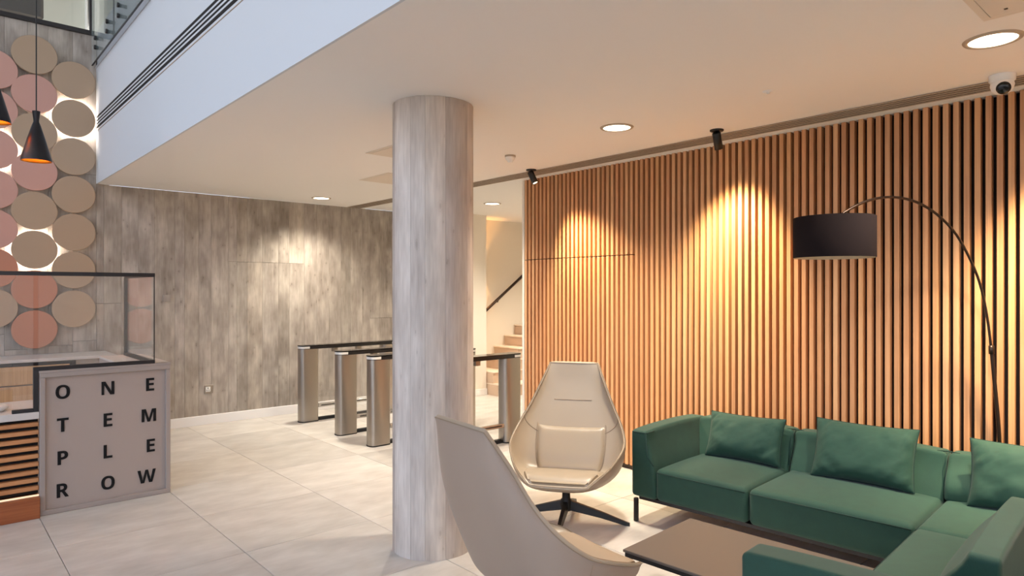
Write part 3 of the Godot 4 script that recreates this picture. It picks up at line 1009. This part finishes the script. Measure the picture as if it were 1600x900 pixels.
func armchair(at: Vector3, facing: Vector3, label: String, foot: Vector3, tall := 1.0) -> void:
	var turn := atan2(facing.x, facing.z)
	var c := thing("armchair", label, "armchair", at, turn, "beige swivel armchairs")
	c.scale.y = tall
	var HUB := 0.43
	var sh := Vector3(0, 0, -HUB)
	var ns := 54
	var nt := 36
	var gi := []
	var go := []
	for i in ns + 1:
		var s := 9.0 * i / ns
		var ri := []
		var ro := []
		for j in nt + 1:
			var t := -1.0 + 2.0 * j / nt
			ri.append(shell_at(s, t, false) + sh)
			ro.append(shell_at(s, t, true) + sh)
		gi.append(ri)
		go.append(ro)
	var ctr := Vector3(0, 0.75, 0.55) + sh
	var b := B.new(true)
	b.grid(gi, func(p): return ctr - p)
	var lining := part(c, "lining", b, MT.leather)
	var o := B.new(true)
	o.grid(go, func(p): return p - ctr)
	var outer := part(c, "outer_shell", o, MT.leather_back)
	# rolled rim joining lining and shell
	var loop_i := []
	var loop_o := []
	for i in range(ns, -1, -1):
		loop_i.append(gi[i][0]); loop_o.append(go[i][0])
	for j in range(1, nt + 1):
		loop_i.append(gi[0][j]); loop_o.append(go[0][j])
	for i in range(1, ns + 1):
		loop_i.append(gi[i][nt]); loop_o.append(go[i][nt])
	for j in range(nt - 1, 0, -1):
		loop_i.append(gi[ns][j]); loop_o.append(go[ns][j])
	loop_i.append(loop_i[0]); loop_o.append(loop_o[0])
	var rm := B.new(true)
	var rows := []
	for q in 7:
		var w := q / 6.0
		var row := []
		for i in loop_i.size():
			var p: Vector3 = loop_i[i].lerp(loop_o[i], w)
			var outw: Vector3 = ((loop_i[i] + loop_o[i]) * 0.5 - Vector3(0, 0.55, 0.25) - sh)
			outw = outw.normalized() * 0.5 + Vector3(0, 0.25, 0.55)
			if i == 0 or absf(p.x) < 0.16 and p.y > 1.0:
				outw = Vector3(0, 1, 0)
			row.append(p + outw.normalized() * 0.011 * sin(PI * w))
		rows.append(row)
	rm.grid(rows, func(p): return p - (Vector3(0, 0.62, 0.25) + sh))
	var rim := part(c, "rim", rm, MT.leather)
	for lp in [loop_i, loop_o]:
		var pb := B.new(true)
		pb.tube(lp, 0.0028, 6, false)
		part(rim, "piping", pb, MT.stitch)
	# back pad, seat pad, stitched lines
	var pad := B.new(true)
	var pg := []
	var np := 24
	for i in np + 1:
		var row := []
		for j in np + 1:
			var a := -1.0 + 2.0 * i / np
			var e := -1.0 + 2.0 * j / np
			var s := lerpf(2.80, 5.15, (a + 1.0) / 2.0)
			var tw := lerpf(0.48, 0.30, (a + 1.0) / 2.0)
			var hgt := 0.034 * pow(maxf(0.0, 1.0 - pow(absf(a), 8.0)), 0.5) * pow(maxf(0.0, 1.0 - pow(absf(e), 8.0)), 0.5) - 0.004
			row.append(shell_at(s, e * tw, false) + shell_n(s, e * tw) * hgt + sh)
		pg.append(row)
	pad.grid(pg, func(p): return ctr - p)
	part(c, "back_pad", pad, MT.leather)
	var seat := B.new(true)
	var sg := []
	for i in np + 1:
		var row := []
		for j in np + 1:
			var a := -1.0 + 2.0 * i / np
			var e := -1.0 + 2.0 * j / np
			var s := lerpf(4.95, 8.85, (a + 1.0) / 2.0)
			var tw := lerpf(0.30, 0.80, pow((a + 1.0) / 2.0, 0.8))
			var hgt := 0.030 * pow(maxf(0.0, 1.0 - pow(absf(a), 6.0)), 0.5) * pow(maxf(0.0, 1.0 - pow(absf(e), 6.0)), 0.5) - 0.006
			row.append(shell_at(s, e * tw, false) + Vector3(0, 1, 0.1) * hgt + sh)
		sg.append(row)
	seat.grid(sg, func(p): return ctr - p)
	part(c, "seat_pad", seat, MT.leather)
	var lines := [[], [], []]
	for j in 21:
		var t := -0.30 + 0.60 * j / 20.0
		lines[0].append(shell_at(1.72, t, false) + shell_n(1.72, t) * 0.001 + sh)
	for k in 2:
		var sgn := -1.0 if k == 0 else 1.0
		for j in 25:
			var s := 2.75 + 2.3 * j / 24.0
			var tw := lerpf(0.495, 0.31, j / 24.0) * sgn
			lines[k + 1].append(shell_at(s, tw, false) + shell_n(s, tw) * 0.002 + sh)
	for l in lines:
		var tb := B.new(true)
		tb.tube(l, 0.0028, 6)
		part(lining, "seam", tb, MT.stitch)
	for sgn in [-1.0, 1.0]:
		var l2 := []
		for j in 13:
			var t: float = sgn * lerpf(0.43, 0.985, j / 12.0)
			var s := lerpf(3.1, 2.75, j / 12.0)
			l2.append(shell_at(s, t, false) + shell_n(s, t) * 0.001 + sh)
		var tb := B.new(true)
		tb.tube(l2, 0.0022, 6)
		part(lining, "seam", tb, MT.stitch)
		var l3 := []
		for j in 15:
			var s := lerpf(4.3, 6.1, j / 14.0)
			l3.append(shell_at(s, sgn * lerpf(1.0, 0.0, j / 14.0) * 0.98, true) + Vector3(0, -0.001, 0) + sh)
		var tb3 := B.new(true)
		tb3.tube(l3, 0.002, 6)
		part(outer, "seam", tb3, MT.stitch)
	# swivel base
	var hb := B.new(true)
	hb.lathe([Vector2(0, 0.075), Vector2(0.036, 0.078), Vector2(0.040, 0.10), Vector2(0.040, 0.155), Vector2(0.030, 0.165), Vector2(0.026, 0.28), Vector2(0, 0.28)], 24)
	part(c, "hub", hb, MT.black_metal)
	var base_a := atan2(foot.x, foot.z) - turn
	for k in 4:
		var a := base_a + PI / 2 * k
		var d := Vector3(sin(a), 0, cos(a))
		var n := Vector3(d.z, 0, -d.x)
		var R := 0.45
		var lg := B.new()
		var sec := []
		for e in [[0.02, 0.155, 0.085, 0.021], [R * 0.55, 0.088, 0.045, 0.017], [R - 0.03, 0.030, 0.003, 0.0125], [R, 0.022, 0.0, 0.010]]:
			var m: Vector3 = d * e[0]
			sec.append([m + n * e[3] * 0.7 + Vector3(0, e[1], 0), m + n * e[3] + Vector3(0, e[2], 0), m - n * e[3] + Vector3(0, e[2], 0), m - n * e[3] * 0.7 + Vector3(0, e[1], 0)])
		for i in sec.size() - 1:
			for q in 4:
				var q2 := (q + 1) % 4
				var hint: Vector3 = [n, Vector3.DOWN, -n, Vector3.UP][q]
				lg.quad(sec[i][q], sec[i + 1][q], sec[i + 1][q2], sec[i][q2], hint)
		lg.quad(sec[3][0], sec[3][1], sec[3][2], sec[3][3], d)
		part(c, "leg", lg, MT.black_metal)

func sofa() -> void:
	var at := Vector3(3.80, 0, -2.97)
	var turn := 0.061
	var s := thing("corner_sofa", "large green corner sofa along the slatted wall", "sofa", at, turn)
	var cloth: Material = MT.green_cloth
	var seam: Material = MT.green_seam
	# seat blocks: x0, x1, z0, z1
	var seats := [[0.0, 0.70, 0.20, 0.865], [0.0, 0.70, 0.872, 1.785], [0.0, 0.86, 1.792, 2.70], [-0.905, -0.006, 1.792, 2.70], [-1.335, -0.912, 1.792, 2.70]]
	for q in seats:
		var size := Vector3(q[1] - q[0], 0.225, q[3] - q[2])
		var b := B.new(true)
		var cr := func(p: Vector3) -> Vector3:
			var u := p.x / (size.x * 0.5)
			var w := p.z / (size.z * 0.5)
			if p.y > 0.0:
				p.y += 0.036 * (1.0 - pow(absf(u), 2.2)) * (1.0 - pow(absf(w), 2.2)) * (p.y / 0.1125)
			return p
		b.soft(Vector3((q[0] + q[1]) / 2, 0.298, (q[2] + q[3]) / 2), size, 0.036, 8, cr)
		var cush := part(s, "seat", b, cloth)
		var y := 0.385
		var w := B.new(true)
		if q[1] - q[0] < 0.75 and q[0] == 0.0:
			w.tube([Vector3(q[0] - 0.001, y, q[2] + 0.015), Vector3(q[0] - 0.001, y, q[3] - 0.015)], 0.0045, 6)
		else:
			w.tube([Vector3(q[0] + 0.015, y, q[2] - 0.001), Vector3(q[1] - 0.015, y, q[2] - 0.001)], 0.0045, 6)
		part(cush, "piping", w, seam)
	# arm and backs: padded blocks, thicker towards the seat, slightly crowned
	padded(s, "arm", Vector3(0.0, 0.185, 0.0), Vector3(0.86, 0.655, 0.20), 2, 1.0, 0.13)
	padded(s, "backrest", Vector3(0.60, 0.185, 0.135), Vector3(0.86, 0.665, 0.865), 0, -1.0, 0.13)
	padded(s, "backrest", Vector3(0.60, 0.185, 0.872), Vector3(0.86, 0.665, 1.785), 0, -1.0, 0.13)
	padded(s, "backrest", Vector3(0.60, 0.40, 1.792), Vector3(0.86, 0.665, 2.70), 0, -1.0, 0.13)
	padded(s, "backrest", Vector3(-0.975, 0.40, 2.08), Vector3(0.02, 0.655, 2.30), 2, -1.0, 0.11)
	padded(s, "arm", Vector3(-1.575, 0.185, 1.58), Vector3(-1.34, 0.660, 2.72), 0, 1.0, 0.14)
	# short pinched seams where the back blocks meet
	for z in [0.868, 1.788]:
		for k in [-1.0, 1.0]:
			var w := B.new(true)
			w.tube([Vector3(0.76, 0.672, z), Vector3(0.755, 0.668, z + 0.06 * k)], 0.004, 6)
			part(s, "pinch_seam", w, seam)
		var v := B.new(true)
		v.tube([Vector3(0.76, 0.668, z), Vector3(0.70, 0.63, z), Vector3(0.64, 0.44, z)], 0.004, 6)
		part(s, "pinch_seam", v, seam)
	for l in [[Vector3(-0.001, 0.645, 0.128), Vector3(0.10, 0.648, 0.130)], [Vector3(-0.001, 0.645, 0.015), Vector3(-0.001, 0.645, 0.125)], [Vector3(-0.001, 0.64, 0.126), Vector3(-0.001, 0.48, 0.138), Vector3(-0.001, 0.425, 0.19)]]:
		var w := B.new(true)
		w.tube(l, 0.0042, 6)
		part(s, "pinch_seam", w, seam)
	# base frame and legs
	var fr := B.new()
	fr.box(Vector3(0.43, 0.174, 1.36), Vector3(0.80, 0.022, 2.62))
	fr.box(Vector3(-0.70, 0.174, 2.25), Vector3(1.46, 0.022, 0.84))
	part(s, "base_frame", fr, MT.frame_dark)
	for p in [[0.03, 0.025], [0.83, 0.025], [0.83, 2.66], [-1.46, 2.66], [-1.46, 1.84], [0.03, 1.74]]:
		var lg := B.new()
		lg.box(Vector3(p[0], 0.083, p[1]), Vector3(0.028, 0.166, 0.028), 0.003)
		part(s, "leg", lg, MT.black_metal)
	# loose cushions
	cushion(Vector3(4.385, 0.432, -2.440), 0.545, 0.33, 0.17, 0.36, turn + 0.06, "small green cushion, beside the far arm of the sofa", 5)
	cushion(Vector3(4.42, 0.434, -1.650), 0.60, 0.38, 0.18, 0.34, turn + 0.02, "wide green cushion in the middle of the sofa back", 9)
	cushion(Vector3(4.46, 0.434, -0.77), 0.62, 0.38, 0.18, 0.34, turn + 0.05, "green cushion in the sofa corner under the arc lamp, cut by the frame", 13)

# block with corner lo..hi; along axis `ax` its side facing `dirn` slopes so that the top is only `top` thick
func padded(s: Node3D, called: String, a: Vector3, c: Vector3, ax: int, dirn: float, top: float) -> void:
	var size := c - a
	var th := size[ax]
	var run := 2 if ax == 0 else 0
	var b := B.new(true)
	var f := func(p: Vector3) -> Vector3:
		var v := clampf((p.y + size.y * 0.5) / size.y, 0.0, 1.0)
		var thick := lerpf(th, top, smoothstep(0.25, 1.0, v))
		var k := p[ax] / (th * 0.5) * dirn          # -1 fixed side .. 1 sloping side
		var along := absf(p[run]) / (size[run] * 0.5)
		p[ax] = dirn * (-th * 0.5 + (k + 1.0) * 0.5 * thick)
		if k > 0.0:
			p[ax] += dirn * 0.018 * sin(PI * v) * (1.0 - pow(along, 3.0)) * k
		if v > 0.5:
			p.y += 0.016 * (1.0 - pow(along, 2.5)) * (v - 0.5) * 2.0
		return p
	b.soft((a + c) * 0.5, size, 0.028, 8, f)
	part(s, called, b, MT.green_cloth)

func cushion(at: Vector3, w: float, h: float, th: float, lean: float, turn: float, label: String, sd: int) -> void:
	var c := thing("cushion", label, "cushion", at, turn, "loose cushions on the green sofa")
	var nz := FastNoiseLite.new()
	nz.seed = sd
	nz.frequency = 5.0
	var n := 30
	var tip := Transform3D(Basis(Vector3.BACK, -lean), Vector3.ZERO)
	var edge := []
	for side in [-1.0, 1.0]:
		var g := []
		for i in n + 1:
			var row := []
			for j in n + 1:
				var u := -1.0 + 2.0 * i / n
				var v := -1.0 + 2.0 * j / n
				u = sin(u * PI / 2)
				v = sin(v * PI / 2)
				var px := w * 0.5 * u * (1.0 - 0.05 * (1.0 - v * v) * absf(u))
				var py := h * 0.5 * v * (1.0 - 0.06 * (1.0 - u * u) * absf(v)) + h * 0.5
				var fat := pow(maxf(0.0, (1.0 - pow(absf(u), 3.0)) * (1.0 - pow(absf(v), 3.0))), 0.55)
				var cr := absf(u) * absf(v)
				var wr := nz.get_noise_2d(u * 0.22 * (1.0 + 2.0 * cr), v * 0.14) * 0.05 * fat * (0.3 + cr)
				fat = th * 0.5 * fat * (1.0 - 0.12 * v) + wr + 0.002
				row.append(tip * Vector3(-side * fat * -1.0, py, px))
			g.append(row)
		edge.append(g)
	var b := B.new(true)
	for k in 2:
		var sg := -1.0 if k == 0 else 1.0
		b.grid(edge[k], func(_p): return tip.basis * Vector3(sg, 0, 0))
	var cov := part(c, "cover", b, MT.green_cloth)
	var path := []
	for i in n + 1:
		path.append((edge[0][i][0] + edge[1][i][0]) * 0.5)
	for j in range(1, n + 1):
		path.append((edge[0][n][j] + edge[1][n][j]) * 0.5)
	for i in range(n - 1, -1, -1):
		path.append((edge[0][i][n] + edge[1][i][n]) * 0.5)
	for j in range(n - 1, -1, -1):
		path.append((edge[0][0][j] + edge[1][0][j]) * 0.5)
	var e := B.new(true)
	e.tube(path, 0.0045, 6, false)
	part(cov, "piping", e, MT.green_seam)

func coffee_table() -> void:
	var t := thing("coffee_table", "low rectangular taupe coffee table between armchairs and sofa", "table", Vector3(2.98, 0, -1.635), 0.05)
	part(t, "table_top", bx(Vector3(0, 0.345, 0), Vector3(0.65, 0.014, 0.98), 0.003), MT.table_top)
	part(t, "rim_frame", bx(Vector3(0, 0.326, 0), Vector3(0.635, 0.022, 0.965), 0.002), MT.black_metal)
	for x in [-0.30, 0.30]:
		for z in [-0.465, 0.465]:
			part(t, "leg", bx(Vector3(x, 0.1575, z), Vector3(0.024, 0.315, 0.024), 0.002), MT.black_metal)

func arc_lamp() -> void:
	var l := thing("arc_lamp", "tall arched floor lamp with black drum shade beside the slatted wall", "floor lamp", Vector3(4.83, 0, -1.02))
	var o := Vector3(4.83, 0, -1.02)
	part(l, "base", bx(Vector3(-0.07, 0.012, 0), Vector3(0.20, 0.024, 0.34), 0.003), MT.lamp_steel)
	var low := [[4.83, 0.02, -1.02], [4.838, 0.4, -1.015], [4.838, 0.742, -1.014], [4.818, 1.012, -1.027], [4.79, 1.301, -1.043]]
	var up := [[4.79, 1.29, -1.043], [4.766, 1.474, -1.057], [4.726, 1.665, -1.08], [4.666, 1.818, -1.114], [4.576, 1.976, -1.166], [4.479, 2.079, -1.222], [4.384, 2.144, -1.278], [4.289, 2.179, -1.332], [4.195, 2.19, -1.386], [4.103, 2.18, -1.44], [4.011, 2.148, -1.493], [3.928, 2.101, -1.541], [3.867, 2.055, -1.576]]
	var rail := [[], []]
	for k in 2:
		var cv := Curve3D.new()
		var src: Array = low if k == 0 else up
		for i in src.size():
			var p := Vector3(src[i][0], src[i][1], src[i][2]) - o
			var pa: Array = src[maxi(i - 1, 0)]
			var pb: Array = src[mini(i + 1, src.size() - 1)]
			var tn := (Vector3(pb[0], pb[1], pb[2]) - Vector3(pa[0], pa[1], pa[2])) / 6.0
			cv.add_point(p, -tn, tn)
		for i in 41:
			rail[k].append(cv.sample_baked(cv.get_baked_length() * i / 40.0, true))
	var b1 := B.new(true)
	b1.tube(rail[0], 0.011, 10)
	part(l, "pole", b1, MT.lamp_steel)
	var b2 := B.new(true)
	b2.tube(rail[1], 0.0075, 10)
	part(l, "arm", b2, MT.lamp_steel)
	var b3 := B.new(true)
	b3.tube([Vector3(4.791, 1.27, -1.0425) - o, Vector3(4.789, 1.32, -1.0435) - o], 0.015, 12)
	part(l, "collar", b3, MT.lamp_steel)
	var sc := Vector3(3.86, 1.835, -1.58) - o
	var sb := B.new(true)
	sb.lathe([Vector2(0.214, 0.0), Vector2(0.214, 0.228)], 56, sc)
	sb.lathe([Vector2(0.214, 0.228), Vector2(0.210, 0.230), Vector2(0.210, 0.226)], 56, sc)
	part(l, "lamp_shade", sb, MT.shade_cloth)
	var si := B.new(true)
	si.lathe([Vector2(0.211, 0.228), Vector2(0.211, 0.0), Vector2(0.214, 0.0)], 56, sc)
	part(l, "shade_lining", si, MT.shade_inside)
	var sk := B.new(true)
	sk.tube([sc + Vector3(0.007, 0.225, 0.004), sc + Vector3(0, 0.19, 0), sc + Vector3(0, 0.13, 0)], 0.016, 12)
	part(l, "lamp_holder", sk, MT.lamp_steel)
	for k in 3:
		var a := TAU * k / 3.0 + 0.4
		var sp := B.new(true)
		sp.tube([sc + Vector3(0, 0.2, 0), sc + Vector3(cos(a) * 0.211, 0.2, sin(a) * 0.211)], 0.0025, 6)
		part(l, "spoke", sp, MT.lamp_steel)
	var bl := B.new(true)
	bl.lathe([Vector2(0, 0.045), Vector2(0.02, 0.05), Vector2(0.032, 0.08), Vector2(0.022, 0.115), Vector2(0.014, 0.13), Vector2(0, 0.13)], 20, sc)
	part(l, "bulb", bl, MT.white_plastic)

# ------------------------------------------------------------------ ceiling fittings
func build_ceiling_items() -> void:
	var warm := Color(1.0, 0.96, 0.89)
	var dl := [[3.79, -0.82, "round recessed downlight at the upper right corner"], [3.79, -3.09, "round recessed downlight in the middle of the lounge ceiling"], [3.85, -7.98, "round recessed downlight close to the board-clad wall"], [5.84, -6.93, "round recessed downlight near the stairs, right of the column"], [3.80, -5.45, "round recessed downlight hidden behind the column"], [3.79, 1.45, "round recessed downlight behind the camera"], [3.79, 3.7, "round recessed downlight far behind the camera"], [7.9, -6.9, "round recessed downlight deep in the stair corridor"]]
	for d in dl:
		var t := thing("downlight", d[2], "downlight", Vector3(d[0], CEIL, d[1]), 0.0, "recessed ceiling downlights")
		var r := B.new(true)
		r.lathe([Vector2(0.098, -0.001), Vector2(0.100, -0.008), Vector2(0.118, -0.006), Vector2(0.122, 0.0)], 40)
		part(t, "trim_ring", r, MT.slot_fin)
		var f := B.new()
		f.lathe([Vector2(0.0, -0.004), Vector2(0.098, -0.004)], 40)
		part(t, "lamp_face", f, MT.lamp_face)
		spot(t, Vector3(0, -0.03, 0), Vector3.DOWN, 4.0, 66.0, warm, 0.09, 1.0)
	var sp := [[4.486, -4.731, Vector3(4.87, 1.10, -4.02), "black ceiling spotlight at the far end of the slatted wall", 5.0, 38.0], [4.402, -2.645, Vector3(4.87, 1.90, -2.76), "black ceiling spotlight above the middle of the slatted wall", 4.2, 36.0], [4.42, -0.56, Vector3(4.87, 1.4, -0.62), "black ceiling spotlight beyond the right picture edge", 7.0, 38.0], [4.42, 1.5, Vector3(4.87, 1.4, 1.45), "black ceiling spotlight behind the camera", 7.0, 38.0]]
	for q in sp:
		var t := thing("spotlight", q[3], "spotlight", Vector3(q[0], CEIL, q[1]), 0.0, "black spotlights along the slatted wall")
		var pl := B.new(true)
		pl.lathe([Vector2(0.0, -0.012), Vector2(0.046, -0.012), Vector2(0.050, -0.008), Vector2(0.050, 0.0)], 28)
		part(t, "mounting_plate", pl, MT.black_metal)
		var piv := Vector3(0.0, -0.045, 0.0)
		var stm := B.new(true)
		stm.tube([Vector3(0, -0.01, 0), Vector3(0, -0.06, 0)], 0.008, 10)
		part(t, "stem", stm, MT.black_metal)
		var aim: Vector3 = (q[2] - (Vector3(q[0], CEIL, q[1]) + piv)).normalized()
		var yb := -aim
		var xb := yb.cross(Vector3.FORWARD).normalized()
		var bs := Basis(xb, yb, xb.cross(yb).normalized())
		var hd := B.new(true)
		hd.xf = Transform3D(bs, piv)
		hd.lathe([Vector2(0.024, -0.098), Vector2(0.031, -0.100), Vector2(0.031, 0.02), Vector2(0.027, 0.026), Vector2(0.0, 0.026)], 28)
		var head := part(t, "head", hd, MT.black_metal)
		var fc := B.new()
		fc.xf = Transform3D(bs, piv)
		fc.lathe([Vector2(0.0, -0.096), Vector2(0.0245, -0.096)], 28)
		part(head, "lens", fc, MT.spot_face)
		spot(t, piv + aim * 0.115, aim, q[4], q[5], Color(1.0, 0.93, 0.76), 0.06, 1.0)
	# smoke detector
	var sd := thing("smoke_detector", "white smoke detector on the ceiling near the far spotlight", "smoke detector", Vector3(3.88, CEIL, -4.36))
	var a := B.new(true)
	a.lathe([Vector2(0.044, -0.016), Vector2(0.048, -0.014), Vector2(0.048, 0.0)], 28)
	part(sd, "base", a, MT.slot_fin)
	var b := B.new(true)
	b.lathe([Vector2(0.0, -0.062), Vector2(0.022, -0.061), Vector2(0.026, -0.045), Vector2(0.036, -0.042), Vector2(0.045, -0.022), Vector2(0.045, -0.014)], 28)
	part(sd, "body", b, MT.white_plastic)
	# sprinkler
	var sk := thing("sprinkler", "tiny ceiling sprinkler head above the arc lamp", "sprinkler", Vector3(3.78, CEIL, -1.93))
	var c := B.new(true)
	c.lathe([Vector2(0.0, -0.016), Vector2(0.012, -0.016), Vector2(0.013, -0.006), Vector2(0.030, -0.004), Vector2(0.032, 0.0)], 20)
	part(sk, "rosette", c, MT.white_plastic)
	# dome camera
	var dc := thing("security_camera", "white dome security camera on the ceiling above the slats", "camera", Vector3(4.466, CEIL, -0.923))
	var e := B.new(true)
	e.lathe([Vector2(0.045, -0.045), Vector2(0.062, -0.030), Vector2(0.064, 0.0)], 32)
	part(dc, "mount", e, MT.white_plastic)
	var bl := B.new(true)
	bl.lathe([Vector2(0.0, -0.105), Vector2(0.03, -0.100), Vector2(0.050, -0.080), Vector2(0.057, -0.055), Vector2(0.053, -0.035), Vector2(0.035, -0.025)], 32)
	part(dc, "ball", bl, MT.white_plastic)
	var look := Vector3(-0.86, -0.42, 0.30).normalized()
	var by := look
	var bx2 := by.cross(Vector3.UP).normalized()
	var ln := B.new(true)
	ln.xf = Transform3D(Basis(bx2, by, bx2.cross(by)), Vector3(0, -0.06, 0) + look * 0.040)
	ln.lathe([Vector2(0.034, -0.01), Vector2(0.034, 0.014), Vector2(0.024, 0.020), Vector2(0.0, 0.024)], 28)
	part(dc, "lens", ln, MT.black_plastic)
	# access panels
	for q in [[2.875, -5.115, "flush square access panel beside the column top, nearer one"], [3.52, -6.405, "flush square access panel beside the column top, farther one"], [2.90, -0.79, "square access panel in the ceiling at the upper right"]]:
		var t := thing("access_panel", q[2], "access panel", Vector3(q[0] + 0.3, CEIL, q[1] + 0.3), 0.0, "ceiling access panels")
		var fr := B.new()
		for k in 4:
			var off := Vector3([-0.285, 0.285, 0, 0][k], -0.002, [0, 0, -0.285, 0.285][k])
			fr.box(off, Vector3(0.03 if k < 2 else 0.54, 0.004, 0.6 if k < 2 else 0.03), 0.001)
		part(t, "frame", fr, MT.panel_paint)
		part(t, "leaf", bx(Vector3(0, -0.003, 0), Vector3(0.532, 0.006, 0.532), 0.002), MT.panel_paint)
		part(t, "lock", bx(Vector3(0.20, -0.007, -0.20), Vector3(0.012, 0.003, 0.012)), MT.shadow_brown)
